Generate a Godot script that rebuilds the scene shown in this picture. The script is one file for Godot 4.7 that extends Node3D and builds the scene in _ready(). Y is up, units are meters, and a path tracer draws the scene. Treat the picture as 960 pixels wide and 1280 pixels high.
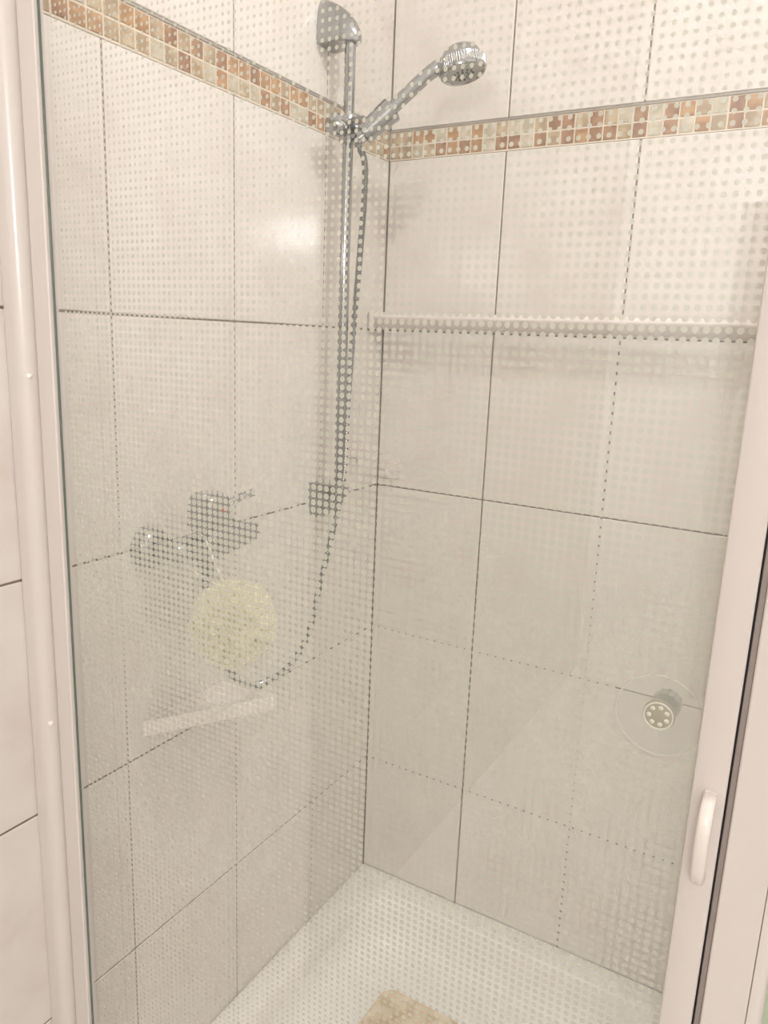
extends Node3D
# A tiled corner shower seen through a glass door printed with dots. y up, metres, floor at y = 0; left wall x = 0, back wall z = 0, door near z = 0.86.

const UP := Vector3.UP
const CORNER_GAP := 0.0015
const JOINT_Y := 1.47          # height of the tile joint at eye level
const TILE_H := 0.3389
const TILE_W := 0.25
const BAND_LOW := 1.8097
const BAND_HIGH := 1.8663
const CEILING_Y := 2.9
const RIM_Y := 0.156           # shower tray rim

var counts := {}
var mats := {}
var rng := RandomNumberGenerator.new()

# ---------------------------------------------------------------- naming
func numbered(parent: Node, called: String) -> String:
	var key := str(parent.get_instance_id()) + called
	var n: int = counts.get(key, 0)
	counts[key] = n + 1
	return called if n == 0 else "%s_%03d" % [called, n]

func tag(o: Node, label: String, category: String, group := "", kind := "") -> void:
	o.set_meta("label", label)
	o.set_meta("category", category)
	if group != "":
		o.set_meta("group", group)
	if kind != "":
		o.set_meta("kind", kind)

func thing(called: String, label: String, category: String, at: Vector3, group := "", kind := "") -> Node3D:
	var o := Node3D.new()
	o.name = numbered(self, called)
	o.position = at
	add_child(o, true)
	tag(o, label, category, group, kind)
	return o

func put(mesh: Mesh, called: String, material: Material, parent: Node3D = self, at := Vector3.ZERO) -> MeshInstance3D:
	var o := MeshInstance3D.new()
	o.name = numbered(parent, called)
	o.mesh = mesh
	o.material_override = material
	o.position = at
	parent.add_child(o, true)
	return o

func part(st: SurfaceTool, called: String, material: Material, parent: Node3D = self) -> MeshInstance3D:
	# shapes are drawn in scene coordinates; a part of a thing is shifted to its thing's own place
	st.generate_normals()
	var m := st.commit()
	var shift := Vector3.ZERO
	var n: Node = parent
	while n is Node3D and n != self:
		shift -= (n as Node3D).position
		n = n.get_parent()
	return put(m, called, material, parent, shift)

# ---------------------------------------------------------------- shapes
func pen() -> SurfaceTool:
	var st := SurfaceTool.new()
	st.begin(Mesh.PRIMITIVE_TRIANGLES)
	return st

func tri(st: SurfaceTool, a: Vector3, b: Vector3, c: Vector3, outward: Vector3) -> void:
	var n := (b - a).cross(c - a)
	if n.length_squared() < 1e-18:
		return
	if n.dot(outward) > 0.0:      # front faces run clockwise
		st.add_vertex(a); st.add_vertex(c); st.add_vertex(b)
	else:
		st.add_vertex(a); st.add_vertex(b); st.add_vertex(c)

func quad(st: SurfaceTool, a: Vector3, b: Vector3, c: Vector3, d: Vector3, outward: Vector3) -> void:
	tri(st, a, b, c, outward)
	tri(st, a, c, d, outward)

func box(st: SurfaceTool, lo: Vector3, hi: Vector3, r := 0.001) -> void:
	# box with chamfered edges and corners
	st.set_smooth_group(-1)
	var c := (lo + hi) / 2
	var h := (hi - lo) / 2
	r = minf(r, minf(h.x, minf(h.y, h.z)) * 0.95)
	var f := func(sx: float, sy: float, sz: float, axis: int) -> Vector3:
		var v := Vector3(sx * (h.x - r), sy * (h.y - r), sz * (h.z - r))
		v[axis] = [sx, sy, sz][axis] * h[axis]
		return c + v
	for axis in 3:
		var u := (axis + 1) % 3
		var w := (axis + 2) % 3
		for s in [-1.0, 1.0]:
			var q := []
			for e in [[-1.0, -1.0], [1.0, -1.0], [1.0, 1.0], [-1.0, 1.0]]:
				var g := Vector3.ZERO
				g[axis] = s; g[u] = e[0]; g[w] = e[1]
				q.append(f.call(g.x, g.y, g.z, axis))
			var out := Vector3.ZERO
			out[axis] = s
			quad(st, q[0], q[1], q[2], q[3], out)
		for s in [-1.0, 1.0]:        # edges along this axis
			for t in [-1.0, 1.0]:
				var g0 := Vector3.ZERO
				g0[u] = s; g0[w] = t; g0[axis] = -1.0
				var g1 := g0
				g1[axis] = 1.0
				var out2 := Vector3.ZERO
				out2[u] = s; out2[w] = t
				quad(st, f.call(g0.x, g0.y, g0.z, u), f.call(g1.x, g1.y, g1.z, u), f.call(g1.x, g1.y, g1.z, w), f.call(g0.x, g0.y, g0.z, w), out2)
	for sx in [-1.0, 1.0]:
		for sy in [-1.0, 1.0]:
			for sz in [-1.0, 1.0]:
				tri(st, f.call(sx, sy, sz, 0), f.call(sx, sy, sz, 1), f.call(sx, sy, sz, 2), Vector3(sx, sy, sz))

func loft(st: SurfaceTool, rings: Array, cap_first := true, cap_last := true, sharp := 35.0, around := 50.0) -> void:
	# rings of equal count, closed; edges sharper than the given angles stay crisp
	var n: int = rings[0].size()
	var mid := []
	for r in rings:
		var c := Vector3.ZERO
		for v in r:
			c += v
		mid.append(c / n)
	# crisp edges round the ring, from the largest ring
	var big := 0
	for i in rings.size():
		if (rings[i][0] - mid[i]).length() > (rings[big][0] - mid[big]).length():
			big = i
	var col := PackedInt32Array()
	var g := 0
	for j in n:
		var a: Vector3 = rings[big][j] - rings[big][(j + n - 1) % n]
		var b: Vector3 = rings[big][(j + 1) % n] - rings[big][j]
		if j > 0 and a.length() > 1e-7 and b.length() > 1e-7 and rad_to_deg(a.angle_to(b)) > around:
			g += 1
		col.append(g)
	var first: Vector3 = rings[big][0] - rings[big][n - 1]
	var second: Vector3 = rings[big][1] - rings[big][0]
	if g > 0 and first.length() > 1e-7 and rad_to_deg(first.angle_to(second)) <= around:
		var last := g
		for j in n:
			if col[j] == last:
				col[j] = 0
	var row := 0
	for i in rings.size() - 1:
		if i > 0:
			var worst := 0.0
			for j in [0, n / 3, 2 * n / 3]:
				var a2: Vector3 = rings[i][j] - rings[i - 1][j]
				var b2: Vector3 = rings[i + 1][j] - rings[i][j]
				if a2.length() > 1e-7 and b2.length() > 1e-7:
					worst = maxf(worst, rad_to_deg(a2.angle_to(b2)))
			if worst > sharp:
				row += 1
		for j in n:
			var k := (j + 1) % n
			st.set_smooth_group(row * 64 + col[j] + 1)
			var p: Vector3 = (rings[i][j] + rings[i][k] + rings[i + 1][j] + rings[i + 1][k]) / 4
			var out: Vector3 = p - (mid[i] + mid[i + 1]) / 2
			# a face that runs along the axis direction outward: combine with the ring turn
			var q: Vector3 = (rings[i][k] - rings[i][j]) if (rings[i][k] - rings[i][j]).length() > (rings[i + 1][k] - rings[i + 1][j]).length() else (rings[i + 1][k] - rings[i + 1][j])
			var e: Vector3 = (rings[i + 1][j] - rings[i][j]) if (rings[i + 1][j] - rings[i][j]).length() > 1e-9 else (rings[i + 1][k] - rings[i][k])
			var normal: Vector3 = q.cross(e) * turn_of(rings[big], mid[big], mid[0], mid[rings.size() - 1])
			if normal.length() < 1e-14:
				normal = out
			quad(st, rings[i][j], rings[i][k], rings[i + 1][k], rings[i + 1][j], normal)
	st.set_smooth_group(-1)
	var axis: Vector3 = mid[rings.size() - 1] - mid[0]
	for end in 2:
		if (end == 0 and not cap_first) or (end == 1 and not cap_last):
			continue
		var r2: Array = Array(rings[0] if end == 0 else rings[rings.size() - 1])
		var m2: Vector3 = mid[0] if end == 0 else mid[rings.size() - 1]
		for j in n:
			tri(st, m2, r2[j], r2[(j + 1) % n], -axis if end == 0 else axis)

func turn_of(ring, c: Vector3, from: Vector3, to: Vector3) -> float:
	var a := Vector3.ZERO
	var n: int = ring.size()
	for j in n:
		a += (ring[j] - c).cross(ring[(j + 1) % n] - c)
	return 1.0 if a.dot(to - from) >= 0.0 else -1.0

func frame_of(dir: Vector3) -> Basis:
	var z := dir.normalized()
	var x := (Vector3.UP if absf(z.y) < 0.9 else Vector3.RIGHT).cross(z).normalized()
	return Basis(x, z.cross(x), z)

func circle(c: Vector3, b: Basis, r: float, n: int, ry := -1.0) -> PackedVector3Array:
	var out := PackedVector3Array()
	for k in n:
		var a := TAU * k / n
		out.append(c + b.x * cos(a) * r + b.y * sin(a) * (r if ry < 0.0 else ry))
	return out

func lathe(st: SurfaceTool, at: Vector3, dir: Vector3, profile: Array, n := 32, sharp := 35.0) -> void:
	# profile: [along, radius] pairs
	var b := frame_of(dir)
	var rings := []
	for q in profile:
		rings.append(circle(at + b.z * q[0], b, maxf(q[1], 1e-5), n))
	loft(st, rings, true, true, sharp, 90.0)

func tube(st: SurfaceTool, pts: Array, r, n := 16) -> void:
	# r: a number or an array of radii
	var rings := []
	var b := frame_of(pts[1] - pts[0])
	for i in pts.size():
		var t: Vector3 = pts[mini(i + 1, pts.size() - 1)] - pts[maxi(i - 1, 0)]
		t = t.normalized()
		var x := (b.x - t * b.x.dot(t)).normalized()
		b = Basis(x, t.cross(x), t)
		rings.append(circle(pts[i], b, r[i] if r is Array else r, n))
	loft(st, rings, true, true, 60.0, 90.0)

func prism(st: SurfaceTool, outline: Array, y0: float, y1: float) -> void:
	# an upright profile: outline of [x, z], extruded from y0 to y1
	var a := PackedVector3Array()
	var b := PackedVector3Array()
	for q in outline:
		a.append(Vector3(q[0], y0, q[1]))
		b.append(Vector3(q[0], y1, q[1]))
	loft(st, [a, b], true, true, 35.0, 32.0)

func smooth_path(pts: Array, step: float) -> Array:
	var c := Curve3D.new()
	for i in pts.size():
		var t: Vector3 = (pts[mini(i + 1, pts.size() - 1)] - pts[maxi(i - 1, 0)]) / 6.0
		c.add_point(pts[i], -t, t)
	c.bake_interval = step
	var out := []
	var l := c.get_baked_length()
	var n := int(l / step)
	for i in n + 1:
		out.append(c.sample_baked(l * i / n, true))
	return out

func round_rect(x0: float, z0: float, x1: float, z1: float, r: float, y: float, seg := 10) -> PackedVector3Array:
	var out := PackedVector3Array()
	var cs := [[x1 - r, z1 - r, 0.0], [x0 + r, z1 - r, 90.0], [x0 + r, z0 + r, 180.0], [x1 - r, z0 + r, 270.0]]
	for c in cs:
		for k in seg + 1:
			var a := deg_to_rad(c[2] + 90.0 * k / seg)
			out.append(Vector3(c[0] + cos(a) * r, y, c[1] + sin(a) * r))
	return out

# ---------------------------------------------------------------- materials
func srgb(r: float, g: float, b: float, a := 255.0) -> Color:
	return Color(r / 255.0, g / 255.0, b / 255.0, a / 255.0)

func plain(color: Color, rough: float, metal := 0.0) -> StandardMaterial3D:
	var m := StandardMaterial3D.new()
	m.albedo_color = color
	m.roughness = rough
	m.metallic = metal
	return m

func noise_tex(noise_seed: int, freq: float, stops: Array, size := 512, octaves := 4, type := FastNoiseLite.TYPE_SIMPLEX_SMOOTH, warp := 0.0) -> NoiseTexture2D:
	var n := FastNoiseLite.new()
	n.seed = noise_seed
	n.noise_type = type
	n.frequency = freq
	n.fractal_octaves = octaves
	if warp > 0.0:
		n.domain_warp_enabled = true
		n.domain_warp_amplitude = warp
		n.domain_warp_frequency = freq * 0.7
	var g := Gradient.new()
	var off := PackedFloat32Array()
	var cols := PackedColorArray()
	for s in stops:
		off.append(s[0])
		cols.append(s[1])
	g.offsets = off
	g.colors = cols
	var t := NoiseTexture2D.new()
	t.width = size
	t.height = size
	t.seamless = true
	t.noise = n
	t.color_ramp = g
	return t

func make_materials() -> void:
	# glazed wall tiles: off-white with faint pinkish-beige clouds; four shifts of one texture, so that tiles differ
	var cloud := noise_tex(11, 0.006, [[0.0, srgb(211, 200, 192)], [0.3, srgb(216, 207, 199)], [0.55, srgb(218, 210, 202)], [0.8, srgb(220, 213, 205)], [1.0, srgb(214, 204, 196)]], 512, 5, FastNoiseLite.TYPE_SIMPLEX_SMOOTH, 30.0)
	for k in 4:
		var t := plain(Color.WHITE, 0.12)
		t.albedo_texture = cloud
		t.uv1_triplanar = true
		t.uv1_scale = Vector3(1.9, 1.9, 1.9)
		t.uv1_offset = Vector3(0.31 * k, 0.47 * k, 0.13 * k)
		mats["tile%d" % k] = t
	mats.grout = plain(srgb(142, 132, 120), 0.9)
	mats.grout.albedo_texture = noise_tex(5, 0.05, [[0.0, srgb(205, 200, 190)], [1.0, srgb(255, 252, 245)]], 256)
	mats.grout.uv1_triplanar = true
	mats.grout.uv1_scale = Vector3(6, 6, 6)
	mats.band_grout = plain(srgb(214, 200, 180), 0.85)
	mats.trim = plain(srgb(168, 160, 150), 0.35, 0.5)
	# mosaic stone in four tones
	var tones := [[srgb(132, 95, 70), srgb(164, 126, 96)], [srgb(154, 115, 78), srgb(182, 144, 106)], [srgb(158, 136, 110), srgb(188, 168, 140)], [srgb(174, 162, 140), srgb(198, 188, 168)]]
	for k in 4:
		for v in 3:
			var m := plain(Color.WHITE, 0.3)
			m.albedo_texture = noise_tex(40 + k * 5 + v, 0.012, [[0.25, tones[k][0]], [0.75, tones[k][1]]], 256, 4)
			m.uv1_triplanar = true
			m.uv1_world_triplanar = true
			m.uv1_scale = Vector3(9, 9, 9)
			mats["mosaic%d_%d" % [k, v]] = m
	mats.frame = plain(srgb(206, 197, 190), 0.32)
	mats.frame.clearcoat_enabled = true
	mats.frame.clearcoat = 0.3
	mats.frame.clearcoat_roughness = 0.2
	mats.plastic = plain(srgb(234, 225, 218), 0.35)
	mats.bar = plain(srgb(214, 204, 196), 0.35)
	mats.acrylic = plain(srgb(241, 238, 230), 0.16)
	mats.chrome = plain(Color(0.65, 0.65, 0.65), 0.09, 1.0)
	mats.satin = plain(Color(0.62, 0.62, 0.61), 0.28, 1.0)
	mats.hose = plain(Color(0.56, 0.56, 0.55), 0.16, 1.0)
	mats.dark = plain(srgb(22, 20, 19), 0.5)
	mats.seal = plain(srgb(140, 128, 120), 0.55)
	mats.nozzle = plain(srgb(70, 70, 68), 0.6)
	mats.red = plain(srgb(176, 48, 34), 0.4)
	mats.glass = plain(Color(0.95, 0.99, 0.96, 0.03), 0.0)
	mats.glass.transparency = BaseMaterial3D.TRANSPARENCY_ALPHA
	mats.glass_edge = plain(srgb(96, 106, 94), 0.2)
	mats.dots = plain(Color(0.735, 0.727, 0.668, 0.82), 0.6)
	mats.dots.transparency = BaseMaterial3D.TRANSPARENCY_ALPHA
	mats.dots.backlight_enabled = true
	mats.dots.backlight = Color(0.95, 0.95, 0.90)
	mats.cup = plain(Color(0.74, 0.73, 0.685, 0.27), 0.5)
	mats.cup.transparency = BaseMaterial3D.TRANSPARENCY_ALPHA
	mats.cup.backlight_enabled = true
	mats.cup.backlight = Color(0.95, 0.95, 0.90)
	mats.cup_rim = plain(srgb(204, 200, 184), 0.2)
	mats.cup_metal = plain(srgb(158, 150, 130), 0.35)
	mats.netting = plain(srgb(253, 250, 230), 0.75)
	mats.netting.backlight_enabled = true
	mats.netting.backlight = srgb(250, 246, 222)
	mats.cord = plain(srgb(240, 236, 225), 0.8)
	mats.mat_tan = plain(Color.WHITE, 0.8)
	mats.mat_tan.albedo_texture = noise_tex(77, 0.02, [[0.2, srgb(196, 168, 130)], [0.5, srgb(214, 192, 158)], [0.8, srgb(232, 216, 188)]], 256)
	mats.mat_tan.uv1_triplanar = true
	mats.mat_tan.uv1_scale = Vector3(4, 4, 4)
	mats.plaster = plain(srgb(236, 234, 230), 0.85)
	mats.floor = plain(srgb(205, 200, 192), 0.4)
	mats.wood = plain(srgb(96, 72, 52), 0.5)
	mats.green = plain(srgb(172, 186, 158), 0.6)

# ---------------------------------------------------------------- setting
func tile_mesh(axis: int, w: float, h: float) -> Mesh:
	# a glazed tile 6 mm thick with softened edges, centred; axis 0 lies on the left wall, axis 2 on the back wall
	var st := pen()
	var half := Vector3(0.003, h / 2, w / 2) if axis == 0 else Vector3(w / 2, h / 2, 0.003)
	box(st, -half, half, 0.0012)
	st.generate_normals()
	return st.commit()

func tile_wall(axis: int, wall: MeshInstance3D, origin: Vector3, cols: Array, rows: Array) -> void:
	var cache := {}
	for i in cols.size() - 1:
		for j in rows.size():
			var j0 := 0.0031     # joint width
			var w: float = cols[i + 1] - cols[i] - j0
			var h: float = rows[j][1] - rows[j][0] - j0
			var key := "%.4f %.4f" % [w, h]
			if not cache.has(key):
				cache[key] = tile_mesh(axis, w, h)
			var mid_c: float = (cols[i] + cols[i + 1]) / 2
			var mid_r: float = (rows[j][0] + rows[j][1]) / 2
			var proud := -0.003 + rng.randf_range(-0.00025, 0.00025)
			var at := Vector3(proud, mid_r, mid_c) if axis == 0 else Vector3(mid_c, mid_r, proud)
			put(cache[key], "tile", mats["tile%d" % rng.randi_range(0, 3)], wall, at - origin)

func mosaic_band(axis: int, wall: MeshInstance3D, origin: Vector3, length: float, top: String, bottom: String) -> void:
	var pitch := TILE_W / 9.72
	var gap := 0.0021
	var low := BAND_LOW + 0.0012
	var meshes := []
	for v in 3:
		var st := pen()
		var s := pitch - gap - v * 0.0003
		var half := Vector3(0.003, s / 2, s / 2) if axis == 0 else Vector3(s / 2, s / 2, 0.003)
		box(st, -half, half, 0.001)
		st.generate_normals()
		meshes.append(st.commit())
	var n := int(length / pitch)
	for i in n:
		for j in 2:
			var seq := bottom if j == 0 else top
			var k := int(seq[i]) if i < seq.length() else rng.randi_range(0, 3)
			var c := (i + 0.5) * pitch + 0.001
			var y := low + (j + 0.5) * pitch
			var proud := -0.003 + rng.randf_range(-0.0004, 0.0002)
			var at := Vector3(proud, y, c) if axis == 0 else Vector3(c, y, proud)
			put(meshes[rng.randi_range(0, 2)], "mosaic_tile", mats["mosaic%d_%d" % [k, rng.randi_range(0, 2)]], wall, at - origin)

func struct_box(called: String, lo: Vector3, hi: Vector3, material: Material, label: String, category: String) -> MeshInstance3D:
	var st := pen()
	box(st, lo - (lo + hi) / 2, hi - (lo + hi) / 2, 0.0005)
	st.generate_normals()
	var o := put(st.commit(), called, material, self, (lo + hi) / 2)
	tag(o, label, category, "", "structure")
	return o

func build_setting() -> void:
	var top := CEILING_Y
	struct_box("floor", Vector3(-0.15, -0.12, -0.15), Vector3(2.35, 0.0, 3.75), mats.floor, "pale bathroom floor around the white shower tray", "floor")
	struct_box("ceiling", Vector3(-0.15, top, -0.15), Vector3(2.35, top + 0.12, 3.75), mats.plaster, "white plastered bathroom ceiling above the shower", "ceiling")
	var left := struct_box("wall_left", Vector3(-0.15, 0.0, -0.15), Vector3(-0.0016, top, 3.75), mats.grout, "left wall of large off-white tiles with a brown mosaic band, meeting the frame", "wall")
	var back := struct_box("wall_back", Vector3(-0.0016, 0.0, -0.15), Vector3(2.35, top, -0.0016), mats.grout, "back wall of off-white tiles behind the white bar and shower head", "wall")
	struct_box("wall_right", Vector3(2.2, 0.0, -0.0016), Vector3(2.35, top, 3.75), mats.plaster, "plain white right wall of the bathroom beyond the shower", "wall")
	struct_box("wall_front", Vector3(-0.0016, 0.0, 3.6), Vector3(2.2, top, 3.75), mats.plaster, "plain white bathroom wall opposite the tiled shower corner", "wall")
	# the bathroom's own door, opposite the shower
	var d := struct_box("door_1", Vector3(0.5, 0.0, 3.555), Vector3(1.35, 2.0, 3.599), mats.wood, "dark wooden bathroom door opposite the shower", "door")
	var st := pen()
	lathe(st, Vector3(1.27, 1.02, 3.555), Vector3(0, 0, -1), [[0.0, 0.025], [0.006, 0.025], [0.006, 0.009], [0.05, 0.009]], 20)
	tube(st, [Vector3(1.27, 1.02, 3.51), Vector3(1.21, 1.02, 3.508), Vector3(1.15, 1.018, 3.51)], 0.008, 12)
	part(st, "door_handle", mats.satin, d)

	var rows := []
	for k in 5:                                       # below the eye-level joint
		rows.append([JOINT_Y - TILE_H * (k + 1), JOINT_Y - TILE_H * k])
	rows[4][0] = maxf(rows[4][0], 0.0)
	rows[4][0] = 0.001
	rows.append([JOINT_Y, BAND_LOW])
	rows.append([BAND_HIGH, BAND_HIGH + TILE_H])
	rows.append([BAND_HIGH + TILE_H, BAND_HIGH + 2.0 * TILE_H])
	rows.append([BAND_HIGH + 2.0 * TILE_H, top])
	tile_wall(0, left, left.position, [0.0, 0.2255, 0.4755, 0.7255, 0.9755, 1.2255, 1.4755], rows)
	tile_wall(2, back, back.position, [0.0, 0.2566, 0.5066, 0.7566, 1.0066, 1.2566], rows)
	# the mosaic band between two slim trims
	for axis in [0, 2]:
		var wall := left if axis == 0 else back
		var length := 1.47 if axis == 0 else 1.25
		var bed := pen()
		var strip := pen()
		if axis == 0:
			box(bed, Vector3(-0.006, BAND_LOW - 0.0005, 0.0), Vector3(-0.0012, BAND_HIGH, length), 0.0003)
			box(strip, Vector3(-0.005, BAND_HIGH - 0.0035, 0.0), Vector3(0.0004, BAND_HIGH + 0.0005, length), 0.0006)
		else:
			box(bed, Vector3(0.0, BAND_LOW - 0.0005, -0.006), Vector3(length, BAND_HIGH, -0.0012), 0.0003)
			box(strip, Vector3(0.0, BAND_HIGH - 0.0035, -0.005), Vector3(length, BAND_HIGH + 0.0005, 0.0004), 0.0006)
		part(bed, "grout_bed", mats.band_grout, wall)
		part(strip, "trim_strip", mats.trim, wall)
	mosaic_band(0, left, left.position, 1.47, "22121332322112110110202021122323123", "13232231010330203231320232221102313")
	mosaic_band(2, back, back.position, 1.25, "221131313233200202303012301232", "223201013003020100203031202132")

func ceiling_lamp(at: Vector3, label: String, energy: float, warm: Color) -> void:
	var t := thing("ceiling_lamp", label, "lamp", Vector3(at.x, CEILING_Y, at.z))
	var st := pen()
	lathe(st, Vector3(at.x, CEILING_Y, at.z), Vector3.DOWN, [[0.0, 0.06], [0.012, 0.058], [0.02, 0.03], [0.06, 0.025], [0.075, 0.03]], 28)
	part(st, "base", mats.plastic, t)
	var sp := SphereMesh.new()
	sp.radius = 0.06
	sp.height = 0.12
	sp.radial_segments = 32
	sp.rings = 16
	var glow := plain(warm, 0.5)
	glow.emission_enabled = true
	glow.emission = warm
	glow.emission_energy_multiplier = 6.0
	put(sp, "lamp_globe", glow, t, Vector3(0, at.y - CEILING_Y, 0))
	var l := OmniLight3D.new()
	l.name = "light"
	l.light_color = warm
	l.light_energy = energy
	l.light_size = 0.055
	l.omni_range = 8.0
	l.omni_attenuation = 2.0
	l.shadow_enabled = true
	l.position = Vector3(0, at.y - CEILING_Y, 0)
	t.add_child(l, true)

func bulb_lamp(at: Vector3, energy: float, warm: Color) -> void:
	# four small bulbs on a bar: the room's main light
	var t := thing("bulb_lamp", "white hanging bar lamp with four small bulbs in the middle of the bathroom", "lamp", Vector3(at.x, CEILING_Y, at.z))
	var st := pen()
	box(st, Vector3(at.x - 0.24, at.y + 0.06, at.z - 0.03), Vector3(at.x + 0.24, at.y + 0.095, at.z + 0.03), 0.004)
	box(st, Vector3(at.x - 0.012, at.y + 0.09, at.z - 0.012), Vector3(at.x + 0.012, CEILING_Y - 0.012, at.z + 0.012), 0.003)
	box(st, Vector3(at.x - 0.06, CEILING_Y - 0.02, at.z - 0.06), Vector3(at.x + 0.06, CEILING_Y - 0.0005, at.z + 0.06), 0.004)
	part(st, "lamp_bar", mats.plastic, t)
	var glow := plain(warm, 0.5)
	glow.emission_enabled = true
	glow.emission = warm
	glow.emission_energy_multiplier = 8.0
	for k in 4:
		var x := -0.195 + 0.13 * k
		st = pen()
		lathe(st, Vector3(at.x + x, at.y + 0.061, at.z), Vector3.DOWN, [[0.0, 0.016], [0.03, 0.014], [0.038, 0.01]], 16)
		part(st, "socket", mats.plastic, t)
		var sp := SphereMesh.new()
		sp.radius = 0.028
		sp.height = 0.056
		sp.radial_segments = 24
		sp.rings = 12
		put(sp, "bulb", glow, t, Vector3(x, at.y - CEILING_Y, 0))
		var l := OmniLight3D.new()
		l.name = "light_%03d" % (k + 1)
		l.light_color = warm
		l.light_energy = energy / 4.0
		l.light_size = 0.025
		l.omni_range = 8.0
		l.omni_attenuation = 2.0
		l.shadow_enabled = true
		l.position = Vector3(x, at.y - CEILING_Y, 0)
		t.add_child(l, true)

# ---------------------------------------------------------------- shower cabin
func build_tray() -> void:
	var t := thing("shower_tray", "white acrylic shower tray with a wide rim below the tiled corner", "shower tray", Vector3(0.44, 0, 0.44))
	var st := pen()
	var x0 := 0.0005
	var x1 := 0.888
	var z1 := 0.888
	var spec := [[0.0, 0.003, 0.0], [0.0, 0.003, 0.148], [0.002, 0.004, 0.1545], [0.006, 0.006, RIM_Y], [0.05, 0.14, RIM_Y], [0.056, 0.14, 0.1545], [0.0585, 0.139, 0.150], [0.062, 0.137, 0.125], [0.066, 0.135, 0.085], [0.070, 0.132, 0.068], [0.078, 0.125, 0.057], [0.09, 0.115, 0.051], [0.11, 0.105, 0.049], [0.20, 0.09, 0.0475], [0.30, 0.08, 0.0455], [0.40, 0.03, 0.044]]
	var rings := []
	for s in spec:
		rings.append(round_rect(x0 + s[0], x0 + s[0], x1 - s[0], z1 - s[0], s[1], s[2], 10))
	loft(st, rings, true, false, 50.0, 95.0)
	part(st, "basin", mats.acrylic, t)
	st = pen()
	lathe(st, Vector3(0.444, 0.0435, 0.444), UP, [[0.0, 0.045], [0.004, 0.045], [0.007, 0.04], [0.0075, 0.0]], 32)
	part(st, "drain_cover", mats.chrome, t)

	var m := thing("bath_mat", "mottled tan mat lying on the bottom of the shower tray", "mat", Vector3(0.33, 0.0475, 0.34))
	st = pen()
	loft(st, [round_rect(0.195, 0.205, 0.385, 0.66, 0.03, 0.0492, 6), round_rect(0.193, 0.203, 0.387, 0.662, 0.03, 0.052, 6), round_rect(0.196, 0.206, 0.384, 0.659, 0.03, 0.0545, 6)], true, true)
	loft(st, [round_rect(0.385, 0.205, 0.62, 0.388, 0.03, 0.0492, 6), round_rect(0.383, 0.203, 0.622, 0.390, 0.03, 0.052, 6), round_rect(0.386, 0.206, 0.619, 0.387, 0.03, 0.0545, 6)], true, true)
	part(st, "mat_base", mats.mat_tan, m)
	st = pen()
	for i in 200:
		var px := rng.randf_range(0.205, 0.61)
		var pz := rng.randf_range(0.215, 0.65)
		if px > 0.375 and pz > 0.378:
			continue
		var r := rng.randf_range(0.006, 0.012)
		lathe(st, Vector3(px, 0.0535, pz), UP, [[0.0, r], [0.002, r * 0.9], [0.0035, r * 0.55], [0.004, 0.0]], 9, 80.0)
	part(st, "pebbles", mats.mat_tan, m).set_meta("kind", "stuff")

func dot_size(y: float) -> float:
	# printed dots: small at the top and bottom of the door, touching at its middle
	var d := absf(y - 1.14)
	var steps := [[0.0, 0.0075], [0.06, 0.0073], [0.10, 0.0068], [0.15, 0.0063], [0.21, 0.0057], [0.30, 0.0053], [0.42, 0.0043], [0.46, 0.0039], [0.6, 0.0037], [2.0, 0.0037]]
	for i in steps.size() - 1:
		if d <= steps[i + 1][0]:
			return lerpf(steps[i][1], steps[i + 1][1], (d - steps[i][0]) / (steps[i + 1][0] - steps[i][0]))
	return 0.0037

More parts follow.
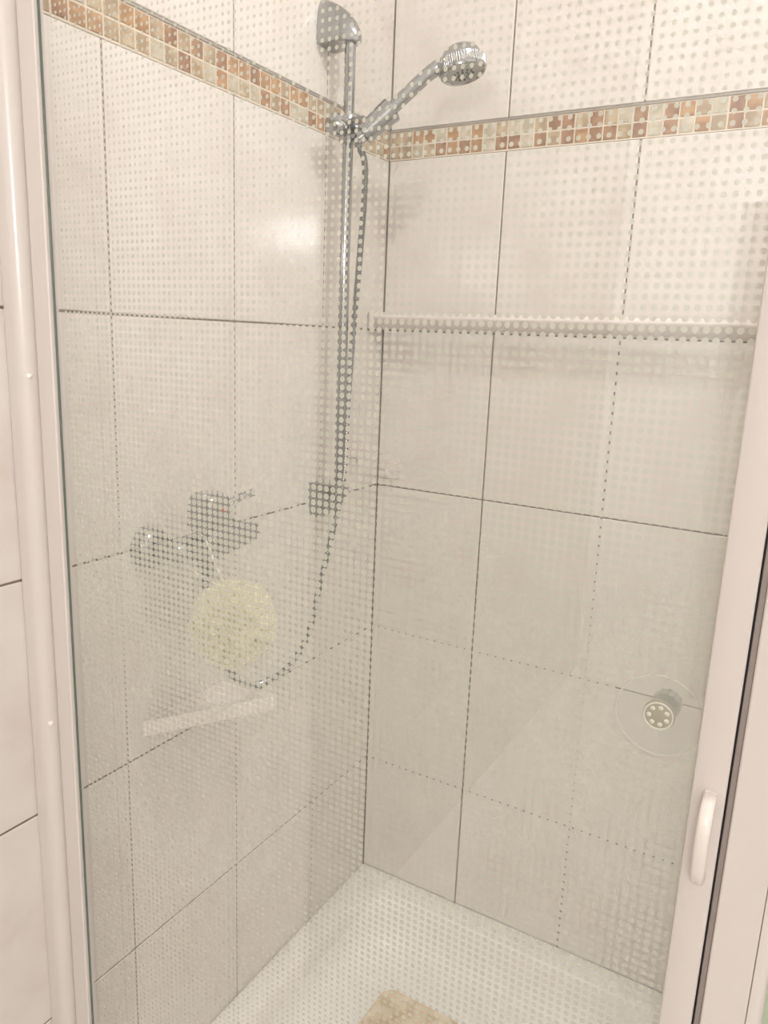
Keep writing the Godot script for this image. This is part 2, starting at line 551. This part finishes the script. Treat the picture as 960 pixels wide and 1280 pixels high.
func build_door() -> void:
	var y0 := 0.172
	var y1 := 2.05
	# fixed profile on the left wall
	var p := thing("wall_profile", "white aluminium upright fixed to the left tiled wall beside the glass door", "frame", Vector3(0.016, RIM_Y, 0.865))
	var st := pen()
	prism(st, [[0.0006, 0.842], [0.032, 0.842], [0.032, 0.868], [0.0315, 0.874], [0.029, 0.879], [0.025, 0.8825], [0.020, 0.8845], [0.014, 0.885], [0.0006, 0.885]], RIM_Y + 0.0005, y1 + 0.02)
	part(st, "profile", mats.frame, p)
	for y in [1.392, 0.937]:
		st = pen()
		lathe(st, Vector3(0.0300, y, 0.8775), Vector3(0.6, 0, 1), [[-0.002, 0.0036], [0.001, 0.0036], [0.0022, 0.0028], [0.0027, 0.0]], 16)
		part(st, "screw_cap", mats.plastic, p)

	# the swinging door
	var d := thing("shower_door", "clear glass shower door printed with pale dots, white stiles and a bow handle", "shower door", Vector3(0.05, y0, 0.859))
	st = pen()
	prism(st, [[0.0326, 0.8545], [0.0605, 0.8545], [0.0612, 0.8552], [0.0612, 0.8665], [0.0600, 0.868], [0.0338, 0.868], [0.0326, 0.8668]], y0, y1)
	part(st, "hinge_stile", mats.frame, d)
	st = pen()
	box(st, Vector3(0.0612, y0, 0.8598), Vector3(0.0632, y1, 0.8626), 0.0004)
	part(st, "glass_edge", mats.glass_edge, d)
	st = pen()
	box(st, Vector3(0.0645, y0 + 0.002, 0.856), Vector3(0.8135, y1 - 0.002, 0.862), 0.0002)
	part(st, "glass_pane", mats.glass, d)
	st = pen()
	prism(st, [[0.8127, 0.846], [0.8365, 0.846], [0.8375, 0.847], [0.8375, 0.8712], [0.8368, 0.872], [0.8150, 0.872], [0.8135, 0.8712], [0.8127, 0.8695]], y0, y1)
	part(st, "closing_stile", mats.frame, d)
	st = pen()
	box(st, Vector3(0.8376, y0, 0.85), Vector3(0.8388, y1, 0.868), 0.0004)
	part(st, "rubber_seal", mats.dark, d)
	st = pen()
	prism(st, [[0.0645, 0.853], [0.8127, 0.853], [0.8127, 0.865], [0.0645, 0.865]], y0 - 0.012, y0 + 0.002)
	part(st, "bottom_seal", mats.plastic, d)
	# bow handle on the closing stile
	st = pen()
	var rings := []
	for k in 25:
		var a := PI * k / 24.0
		var y := 1.082 + cos(a) * 0.034
		var z := 0.8715 + 0.024 * pow(sin(a), 0.6)
		var tang := Vector3(0, -sin(a) * 0.034, cos(a) * 0.024).normalized()
		if k == 0 or k == 24:
			tang = Vector3(0, 0, 1.0 if k == 0 else -1.0)
		var side := Vector3.RIGHT
		var nor := side.cross(tang).normalized()
		var ring := PackedVector3Array()
		for q in 20:
			var b := TAU * q / 20.0
			ring.append(Vector3(0.8270, y, z) + side * (0.0052 * signf(cos(b)) * pow(absf(cos(b)), 0.6)) + nor * (0.0042 * signf(sin(b)) * pow(absf(sin(b)), 0.7)))
		rings.append(ring)
	loft(st, rings, true, true, 60.0, 80.0)
	var h := part(st, "bow_handle", mats.bar, d)
	st = pen()
	for y in [1.1165, 1.0475]:
		box(st, Vector3(0.8222, y - 0.004, 0.8715), Vector3(0.8318, y + 0.004, 0.8738), 0.001)
	part(st, "mounting_foot", mats.bar, h)

	# print: one disc per dot on the inner face of the pane
	var disc := pen()
	disc.set_smooth_group(-1)
	for k in 18:
		var a := TAU * k / 18.0
		var b := TAU * (k + 1) / 18.0
		tri(disc, Vector3.ZERO, Vector3(cos(a), sin(a), 0) * 0.5, Vector3(cos(b), sin(b), 0) * 0.5, Vector3(0, 0, 1))
	disc.generate_normals()
	var spots := []
	var pitch := 0.00765
	for i in range(-90, 12):
		for j in range(-190, 80):
			var x := 0.7400 + i * pitch
			var y := 1.543 + j * pitch
			if x < 0.0672 or x > 0.8105 or y < y0 + 0.006 or y > y1 - 0.006:
				continue
			if Vector2(x - 0.7794, y - 1.1625).length() < 0.0365:
				continue
			spots.append(Vector3(x, y, 0.8557))
	var mm := MultiMesh.new()
	mm.transform_format = MultiMesh.TRANSFORM_3D
	mm.mesh = disc.commit()
	mm.instance_count = spots.size()
	for i in spots.size():
		var s := dot_size(spots[i].y)
		mm.set_instance_transform(i, Transform3D(Basis.from_scale(Vector3(s, s, 1.0)), spots[i] - d.position))
	var mi := MultiMeshInstance3D.new()
	mi.name = "printed_dots"
	mi.multimesh = mm
	mi.material_override = mats.dots
	mi.set_meta("kind", "stuff")
	d.add_child(mi, true)

	# post at the right of the door, with its cover strip
	var c := thing("corner_post", "white upright post right of the door behind a dark seal gap", "frame", Vector3(0.865, RIM_Y, 0.86))
	st = pen()
	prism(st, [[0.8436, 0.846], [0.8752, 0.846], [0.8752, 0.872], [0.8446, 0.872], [0.8436, 0.871]], RIM_Y + 0.0005, y1 + 0.02)
	part(st, "post", mats.frame, c)
	st = pen()
	prism(st, [[0.8756, 0.846], [0.8868, 0.846], [0.8870, 0.860], [0.8868, 0.8645], [0.8855, 0.868], [0.8835, 0.8703], [0.8810, 0.8716], [0.8780, 0.872], [0.8762, 0.872], [0.8756, 0.8712]], RIM_Y + 0.0005, y1 + 0.02)
	part(st, "cover_strip", mats.frame, c)
	st = pen()
	box(st, Vector3(0.8390, y0, 0.85), Vector3(0.8436, y1, 0.8695), 0.0006)
	part(st, "magnetic_strip", mats.seal, c)
	# fixed pane closing the right side of the cabin
	var s2 := thing("side_panel", "clear fixed glass panel closing the right side of the shower behind the post", "glass panel", Vector3(0.872, RIM_Y, 0.42))
	st = pen()
	box(st, Vector3(0.868, RIM_Y + 0.004, 0.012), Vector3(0.874, y1, 0.8455), 0.0003)
	part(st, "glass_pane", mats.glass, s2)
	st = pen()
	box(st, Vector3(0.860, RIM_Y + 0.0005, 0.0008), Vector3(0.882, y1 + 0.01, 0.0118), 0.001)
	part(st, "edge_profile", mats.frame, s2)
	var tr := thing("header_rail", "white rail along the top of the shower door", "rail", Vector3(0.43, y1 + 0.03, 0.86))
	st = pen()
	box(st, Vector3(0.0006, y1 + 0.0205, 0.844), Vector3(0.8868, y1 + 0.055, 0.876), 0.002)
	part(st, "rail", mats.frame, tr)

func build_hook() -> void:
	# suction cup on the inner face of the door
	var at := Vector3(0.7794, 1.1625, 0.8556)
	var t := thing("suction_hook", "round clear suction cup with a grey knob stuck inside the glass door beside the handle", "hook", at)
	var st := pen()
	lathe(st, at, Vector3(0, 0, -1), [[0.0, 0.0338], [0.0007, 0.0342], [0.0012, 0.0335], [0.0022, 0.022], [0.004, 0.012], [0.004, 0.0]], 48, 80.0)
	part(st, "suction_disc", mats.cup, t)
	st = pen()
	var rim := []
	for k in 65:
		var a := TAU * k / 64.0
		rim.append(at + Vector3(cos(a) * 0.0342, sin(a) * 0.0342, -0.0006))
	tube(st, rim, 0.00055, 8)
	part(st, "disc_rim", mats.cup_rim, t)
	st = pen()
	lathe(st, at + Vector3(0, 0, 0.0002), Vector3(0, 0, -1), [[-0.0005, 0.0], [-0.0005, 0.0108], [0.0, 0.0118], [0.003, 0.0128], [0.005, 0.0125]], 36, 30.0)
	part(st, "button", mats.cup_metal, t)
	st = pen()
	var ring := []
	for k in 41:
		var a := TAU * k / 40.0
		ring.append(at + Vector3(cos(a) * 0.0112, sin(a) * 0.0112, 0.0006))
	tube(st, ring, 0.0008, 8)
	part(st, "button_ring", mats.cup_rim, t)
	for k in 7:
		var a := TAU * k / 7.0 + 0.5
		st = pen()
		lathe(st, at + Vector3(cos(a) * 0.0074, sin(a) * 0.0074, 0.0003), Vector3(0, 0, 1), [[0.0, 0.0023], [0.0006, 0.0019], [0.001, 0.0]], 10, 80.0)
		part(st, "bump", mats.cup_rim, t)
	# knob reaching into the shower
	st = pen()
	lathe(st, at + Vector3(0, 0, -0.0045), Vector3(0.10, 0.06, -1), [[0.0, 0.006], [0.014, 0.006], [0.015, 0.0108], [0.025, 0.0110], [0.027, 0.0098], [0.028, 0.0]], 24)
	for k in 12:
		var a := TAU * k / 12.0
		var b := frame_of(Vector3(0.10, 0.06, -1))
		var c: Vector3 = at + Vector3(0, 0, -0.0045) + b.z * 0.020 + (b.x * cos(a) + b.y * sin(a)) * 0.0108
		tube(st, [c - b.z * 0.005, c + b.z * 0.005], 0.0012, 6)
	part(st, "knob", mats.satin, t)

# ---------------------------------------------------------------- fittings
func half_round(c: Vector3, w: float, depth: float, n := 28) -> PackedVector3Array:
	# a D-shaped ring lying flat: straight along the wall, bowed into the room
	var out := PackedVector3Array()
	for k in n:
		var a := -PI / 2 + PI * k / (n - 1)
		out.append(c + Vector3(maxf(cos(a), 0.0) * depth, 0, sin(a) * w))
	return out

func bracket(t: Node3D, y: float, up: float) -> void:
	var st := pen()
	var rings := []
	for s in [[0.0, 0.070, 0.0265], [0.0015, 0.0735, 0.0275], [0.008, 0.0745, 0.0278], [0.02, 0.0715, 0.0275], [0.034, 0.0635, 0.0265], [0.048, 0.051, 0.0245], [0.060, 0.036, 0.0215], [0.069, 0.020, 0.017], [0.0745, 0.0065, 0.010], [0.0755, 0.002, 0.006]]:
		rings.append(half_round(Vector3(0.0006, y + up * s[0], 0.238), s[2], s[1]))
	loft(st, rings, true, true, 40.0, 60.0)
	part(st, "bracket", mats.chrome, t)

func build_rail() -> void:
	var rail := Vector3(0.055, 0, 0.2395)
	var t := thing("shower_rail", "chrome riser rail with fin-shaped brackets on the left tiled wall near the corner", "shower rail", Vector3(0.0, 1.17, 0.2395))
	var st := pen()
	lathe(st, rail + UP * 1.165, UP, [[0.0, 0.0098], [0.785, 0.0098]], 28)
	part(st, "rail_tube", mats.chrome, t)
	bracket(t, 1.946, 1.0)
	bracket(t, 1.172, -1.0)
	# sliding holder with its clamp knob and barrel
	st = pen()
	lathe(st, rail + UP * 1.786, UP, [[0.0, 0.0145], [0.003, 0.0165], [0.044, 0.0165], [0.047, 0.0145]], 28)
	box(st, Vector3(0.048, 1.792, 0.222), Vector3(0.098, 1.826, 0.254), 0.005)
	var s := part(st, "slider", mats.chrome, t)
	st = pen()
	lathe(st, Vector3(0.055, 1.8085, 0.256), Vector3(0.1, -0.05, 1), [[0.0, 0.010], [0.008, 0.010], [0.010, 0.0155], [0.014, 0.0175], [0.030, 0.0185], [0.036, 0.0165], [0.040, 0.011], [0.0415, 0.0]], 28, 30.0)
	part(st, "clamp_knob", mats.chrome, s)
	var a := Vector3(0.1, 1.808, 0.236)
	var dir := Vector3(0.61, 0.68, -0.41).normalized()
	st = pen()
	lathe(st, a - dir * 0.018, dir, [[0.0, 0.0158], [0.002, 0.0178], [0.02, 0.0190], [0.058, 0.0212], [0.063, 0.0218], [0.0655, 0.0214], [0.0645, 0.0172], [0.04, 0.0150], [0.0, 0.0128]], 32, 30.0)
	part(st, "holder_barrel", mats.chrome, s)

	# hand shower resting in the holder
	var hs := thing("hand_shower", "chrome hand shower with a round ribbed head resting in the rail's holder", "shower head", a)
	var neck := Vector3(0.192, 1.909, 0.176)
	var head := Vector3(0.235, 1.907, 0.165)
	st = pen()
	var pts := smooth_path([a - dir * 0.012, a + dir * 0.03, Vector3(0.148, 1.862, 0.206), Vector3(0.176, 1.894, 0.187), neck, Vector3(0.212, 1.914, 0.171)], 0.006)
	var radii := []
	for i in pts.size():
		var u := float(i) / (pts.size() - 1)
		radii.append(lerpf(0.0105, 0.0118, smoothstep(0.0, 0.6, u)) + 0.002 * smoothstep(0.75, 1.0, u))
	tube(st, pts, radii, 24)
	part(st, "handle", mats.chrome, hs)
	var n := Vector3(0.25, -0.95, 0.02).normalized()
	st = pen()
	lathe(st, head, n, [[-0.036, 0.0], [-0.0355, 0.012], [-0.033, 0.021], [-0.028, 0.029], [-0.020, 0.0345], [-0.012, 0.0375], [-0.0105, 0.0375], [-0.0105, 0.040], [0.006, 0.0402], [0.010, 0.039], [0.012, 0.0365], [0.012, 0.033], [0.010, 0.032], [0.0095, 0.0]], 48, 25.0)
	var hd := part(st, "head", mats.chrome, hs)
	st = pen()
	var b := frame_of(n)
	for k in 60:
		var g := TAU * k / 60.0
		var o := head + (b.x * cos(g) + b.y * sin(g)) * 0.0402
		tube(st, [o + n * -0.0095, o + n * 0.005], 0.0011, 6)
	part(st, "grip_ring", mats.chrome, hd)
	st = pen()
	lathe(st, head + n * 0.0092, n, [[0.0, 0.031], [0.0015, 0.0305], [0.0022, 0.028], [0.0025, 0.0]], 40)
	part(st, "spray_face", mats.satin, hd)
	for q in [[1, 0.0], [7, 0.009], [12, 0.0165]]:
		for k in q[0]:
			var g: float = TAU * k / q[0] + 0.2
			var o2: Vector3 = head + n * 0.0115 + (b.x * cos(g) + b.y * sin(g)) * q[1]
			st = pen()
			lathe(st, o2, n, [[0.0, 0.0021], [0.0018, 0.0018], [0.0022, 0.0]], 10)
			part(st, "nozzle", mats.nozzle, hd)

	# ribbed metal hose from the hand shower down to the mixer
	var ho := thing("shower_hose", "ribbed chrome shower hose hanging in a loop from holder to mixer tap", "hose", Vector3(0.08, 0.856, 0.462))
	var end := a - dir * 0.018
	var way := smooth_path([end - dir * 0.004, end - dir * 0.014 + Vector3(0.002, -0.006, 0.001), Vector3(0.097, 1.755, 0.250), Vector3(0.1, 1.702, 0.25), Vector3(0.098, 1.58, 0.258), Vector3(0.095, 1.454, 0.267), Vector3(0.094, 1.325, 0.277), Vector3(0.0945, 1.206, 0.283), Vector3(0.091, 1.13, 0.298), Vector3(0.082, 0.999, 0.335), Vector3(0.08, 0.913, 0.365), Vector3(0.08, 0.872, 0.411), Vector3(0.08, 0.860, 0.462), Vector3(0.079, 0.866, 0.521), Vector3(0.075, 0.891, 0.56), Vector3(0.07, 0.928, 0.584), Vector3(0.068, 0.985, 0.611), Vector3(0.068, 1.05, 0.622), Vector3(0.068, 1.072, 0.6225)], 0.0019)
	var rr := []
	for i in way.size():
		rr.append(0.0062 if i % 2 == 0 else 0.0050)
	st = pen()
	tube(st, way, rr, 12)
	part(st, "hose", mats.hose, ho)
	st = pen()
	lathe(st, Vector3(0.068, 1.064, 0.6225), UP, [[-0.010, 0.0075], [-0.004, 0.0095], [0.012, 0.0105], [0.014, 0.0095]], 6, 20.0)
	part(st, "nut", mats.chrome, ho)
	st = pen()
	lathe(st, end - dir * 0.016, dir, [[0.0, 0.0075], [0.006, 0.0105], [0.0155, 0.0115]], 20, 20.0)
	part(st, "cone_nut", mats.chrome, ho)

func build_mixer() -> void:
	var yb := 1.135
	var xb := 0.068
	var t := thing("mixer_tap", "chrome wall-mounted single lever mixer tap with round escutcheons above the sponge", "tap", Vector3(0, yb, 0.6))
	for z in [0.676, 0.526]:
		var st := pen()
		lathe(st, Vector3(0.0006, 1.132, z), Vector3.RIGHT, [[0.0, 0.0335], [0.003, 0.0335], [0.010, 0.0325], [0.018, 0.029], [0.024, 0.023], [0.027, 0.016], [0.028, 0.0]], 36, 40.0)
		part(st, "escutcheon", mats.chrome, t)
		st = pen()
		lathe(st, Vector3(0.026, 1.132, z), Vector3.RIGHT, [[0.0, 0.0125], [0.012, 0.0125], [0.012, 0.0172], [0.024, 0.0172], [0.024, 0.013], [0.045, 0.013]], 6 if z < 0.6 else 8, 20.0)
		part(st, "union_nut", mats.chrome, t)
	var st2 := pen()
	lathe(st2, Vector3(xb, yb, 0.508), Vector3(0, 0, 1), [[0.0, 0.0], [0.0, 0.013], [0.003, 0.0155], [0.03, 0.0195], [0.06, 0.0235], [0.085, 0.0255], [0.105, 0.0255], [0.130, 0.0225], [0.160, 0.0175], [0.180, 0.015], [0.183, 0.0125], [0.183, 0.0]], 32, 40.0)
	part(st2, "body", mats.chrome, t)
	st2 = pen()
	lathe(st2, Vector3(0.068, 1.082, 0.6225), UP, [[0.0, 0.0095], [0.004, 0.0115], [0.034, 0.0125], [0.036, 0.014]], 24, 40.0)
	part(st2, "outlet", mats.chrome, t)
	# cartridge dome and lever
	st2 = pen()
	lathe(st2, Vector3(0.072, 1.145, 0.615), Vector3(0.35, 1, 0.1), [[0.0, 0.0245], [0.012, 0.0245], [0.018, 0.023], [0.022, 0.0205]], 32, 35.0)
	part(st2, "cartridge_cap", mats.chrome, t)
	st2 = pen()
	var rings := []
	var cz := 0.645
	for s in [[1.166, 0.021, 0.0195, 0.094], [1.168, 0.024, 0.0225, 0.095], [1.178, 0.025, 0.0230, 0.096], [1.200, 0.025, 0.0230, 0.097], [1.212, 0.024, 0.0225, 0.098], [1.220, 0.021, 0.020, 0.098], [1.2235, 0.016, 0.015, 0.098]]:
		rings.append(round_rect(s[3] - s[1], cz - s[2], s[3] + s[1], cz + s[2], 0.008, s[0], 6))
	loft(st2, rings, true, true, 40.0, 60.0)
	var lv := part(st2, "lever", mats.chrome, t)
	st2 = pen()
	tube(st2, smooth_path([Vector3(0.112, 1.207, 0.615), Vector3(0.126, 1.216, 0.602), Vector3(0.138, 1.221, 0.592)], 0.004), 0.006, 14)
	part(st2, "lever_grip", mats.chrome, lv)
	st2 = pen()
	lathe(st2, Vector3(0.1215, 1.200, 0.640), Vector3(1, 0, 0), [[0.0, 0.0042], [0.0012, 0.0038], [0.0016, 0.0]], 16)
	part(st2, "hot_mark", mats.red, lv)

func build_sponge() -> void:
	var c := Vector3(0.152, 1.036, 0.655)
	var t := thing("bath_pouf", "pale yellow ruffled bath pouf hanging below the mixer tap", "bath pouf", c)
	var st := pen()
	# many ruffled petals of netting gathered at the middle
	var golden := PI * (3.0 - sqrt(5.0))
	for i in 90:
		var v := 1.0 - 2.0 * (i + 0.5) / 90.0
		var rad := sqrt(1.0 - v * v)
		var dir := Vector3(cos(golden * i) * rad, v, sin(golden * i) * rad)
		var b := frame_of(dir)
		var spin := rng.randf() * TAU
		var u := b.x * cos(spin) + b.y * sin(spin)
		var w := dir.cross(u)
		var r := 0.066 * rng.randf_range(0.93, 1.03)
		var span := rng.randf_range(0.022, 0.03)
		var phase := rng.randf() * TAU
		var grid := []
		for k in 4:
			var line := []
			var f := [0.25, 0.6, 0.86, 1.0][k] as float
			for m in 13:
				var s := m / 6.0 - 1.0
				line.append(c + dir * r * f * (1.0 - 0.12 * s * s) + u * span * s * f + w * (0.008 * f * sin(s * 6.5 + phase)))
			grid.append(line)
		st.set_smooth_group(i + 1)
		for k in 3:
			for m in 12:
				quad(st, grid[k][m], grid[k][m + 1], grid[k + 1][m + 1], grid[k + 1][m], w)
	part(st, "netting", mats.netting, t)
	st = pen()
	var core := SphereMesh.new()
	core.radius = 0.046
	core.height = 0.092
	put(core, "core", mats.netting, t)
	st = pen()
	tube(st, smooth_path([c + Vector3(-0.01, 0.05, 0.0), Vector3(0.118, 1.12, 0.655), Vector3(0.096, 1.158, 0.655), Vector3(0.068, 1.1605, 0.655), Vector3(0.0435, 1.140, 0.655), Vector3(0.062, 1.108, 0.655), c + Vector3(-0.015, 0.05, 0.002)], 0.004), 0.0014, 8)
	part(st, "cord", mats.cord, t)

func build_shelf() -> void:
	var t := thing("soap_shelf", "white three-cornered soap shelf on the left tiled wall below the pouf", "shelf", Vector3(0.03, 0.8225, 0.57))
	# a triangular tray: outline, inset floor, raised rim
	var corners := [Vector2(0.0008, 0.700), Vector2(0.0008, 0.513), Vector2(0.117, 0.502)]
	var outline := func(inset: float, y: float) -> PackedVector3Array:
		var m := Vector2.ZERO
		for q in corners:
			m += q / 3.0
		var out := PackedVector3Array()
		for k in 3:
			var p: Vector2 = corners[k]
			var a: Vector2 = corners[(k + 2) % 3]
			var b: Vector2 = corners[(k + 1) % 3]
			var da := (a - p).normalized()
			var db := (b - p).normalized()
			var ang := acos(clampf(da.dot(db), -1, 1))
			var bis := (da + db).normalized()
			var r := 0.006
			var pc := p + bis * ((inset) / sin(ang / 2))
			for s in 6:
				var q0 := pc + da * r
				var q1 := pc + db * r
				var f := s / 5.0
				var e := q0.lerp(pc, f).lerp(pc.lerp(q1, f), f)
				out.append(Vector3(e.x, y, e.y))
		return out
	var st := pen()
	var rings := []
	for s in [[0.003, 0.8235], [0.0008, 0.8250], [0.0, 0.829], [0.0, 0.8485], [0.0006, 0.8500], [0.0024, 0.8500], [0.003, 0.8485], [0.0036, 0.8310], [0.006, 0.8290]]:
		rings.append(outline.call(s[0], s[1]))
	loft(st, rings, true, true, 40.0, 60.0)
	part(st, "shelf_tray", mats.plastic, t)

func build_bar() -> void:
	var t := thing("wall_bar", "long white bar running along the back wall at eye level", "bar", Vector3(0.43, 1.49, 0.03))
	var st := pen()
	var rings := []
	for x in [0.0125, 0.855]:
		var ring := PackedVector3Array()
		for q in [[0.030, 1.4745], [0.040, 1.473], [0.049, 1.4755], [0.056, 1.483], [0.0615, 1.4905], [0.0640, 1.4955], [0.0625, 1.4995], [0.055, 1.5035], [0.044, 1.5055], [0.034, 1.5045], [0.029, 1.500], [0.0275, 1.490], [0.028, 1.480]]:
			ring.append(Vector3(x, q[1], q[0]))
		rings.append(ring)
	loft(st, rings, true, true, 40.0, 60.0)
	part(st, "bar", mats.bar, t)
	for x in [0.0006, 0.856]:
		st = pen()
		box(st, Vector3(x, 1.4705, 0.0006), Vector3(x + 0.0115, 1.508, 0.067), 0.003)
		part(st, "end_bracket", mats.bar, t)

	var h := thing("corner_holder", "small white square holder stuck on the back wall beside the tiled corner", "holder", Vector3(0.034, 1.165, 0.0))
	st = pen()
	box(st, Vector3(0.012, 1.148, 0.0004), Vector3(0.052, 1.187, 0.006), 0.002)
	part(st, "back_plate", mats.bar, h)
	st = pen()
	lathe(st, Vector3(0.032, 1.162, 0.0055), Vector3(0, 0.25, 1), [[0.0, 0.006], [0.010, 0.005], [0.013, 0.0075], [0.016, 0.0072], [0.0175, 0.0]], 18)
	part(st, "peg", mats.bar, h)
	var w := thing("wire_hook", "thin grey wire hook on the left wall just right of the riser rail", "hook", Vector3(0.0, 1.203, 0.11))
	st = pen()
	tube(st, smooth_path([Vector3(0.0006, 1.205, 0.133), Vector3(0.005, 1.2055, 0.132), Vector3(0.006, 1.2045, 0.118), Vector3(0.006, 1.2035, 0.104), Vector3(0.006, 1.200, 0.0995), Vector3(0.006, 1.194, 0.0995)], 0.003), 0.0011, 8)
	part(st, "wire", mats.satin, w)

func build_bin() -> void:
	var t := thing("laundry_bin", "pale green bin on the floor just right of the shower", "bin", Vector3(1.05, 0.0, 0.3))
	var st := pen()
	loft(st, [round_rect(0.935, 0.17, 1.185, 0.42, 0.02, 0.0005), round_rect(0.930, 0.165, 1.19, 0.425, 0.022, 0.006), round_rect(0.9015, 0.14, 1.215, 0.45, 0.026, 0.455)], true, true)
	part(st, "tub", mats.green, t)
	st = pen()
	loft(st, [round_rect(0.8985, 0.137, 1.218, 0.453, 0.028, 0.456), round_rect(0.8980, 0.1365, 1.2185, 0.4535, 0.028, 0.470), round_rect(0.902, 0.140, 1.214, 0.449, 0.026, 0.478)], true, true)
	part(st, "lid", mats.green, t)

# ---------------------------------------------------------------- scene
func _ready() -> void:
	rng.seed = 20240
	var cam := Camera3D.new()
	cam.name = "camera"
	cam.position = Vector3(0.8675, 1.4508, 1.4642)
	cam.basis = Basis.from_euler(Vector3(-0.2214, 0.5245, 0.0400))
	cam.fov = rad_to_deg(2.0 * atan(640.0 / 957.86))
	cam.near = 0.02
	cam.far = 50.0
	add_child(cam)
	cam.current = true

	var env := Environment.new()
	env.background_mode = Environment.BG_COLOR
	env.background_color = Color(0.02, 0.02, 0.02)
	env.tonemap_mode = Environment.TONE_MAPPER_LINEAR
	env.tonemap_exposure = 0.94
	env.sdfgi_enabled = true
	env.ssao_enabled = true
	env.ssil_enabled = true
	var we := WorldEnvironment.new()
	we.name = "environment"
	we.environment = env
	add_child(we)

	make_materials()
	var warm := Color(0.995, 0.993, 1.0)
	ceiling_lamp(Vector3(1.12, 2.74, 0.82), "round glass globe ceiling lamp above the shower", 0.82, warm)
	bulb_lamp(Vector3(1.15, 1.88, 3.05), 2.15, warm)

	build_setting()
	build_tray()
	build_door()
	build_rail()
	build_mixer()
	build_sponge()
	build_shelf()
	build_bar()
	build_hook()
	build_bin()
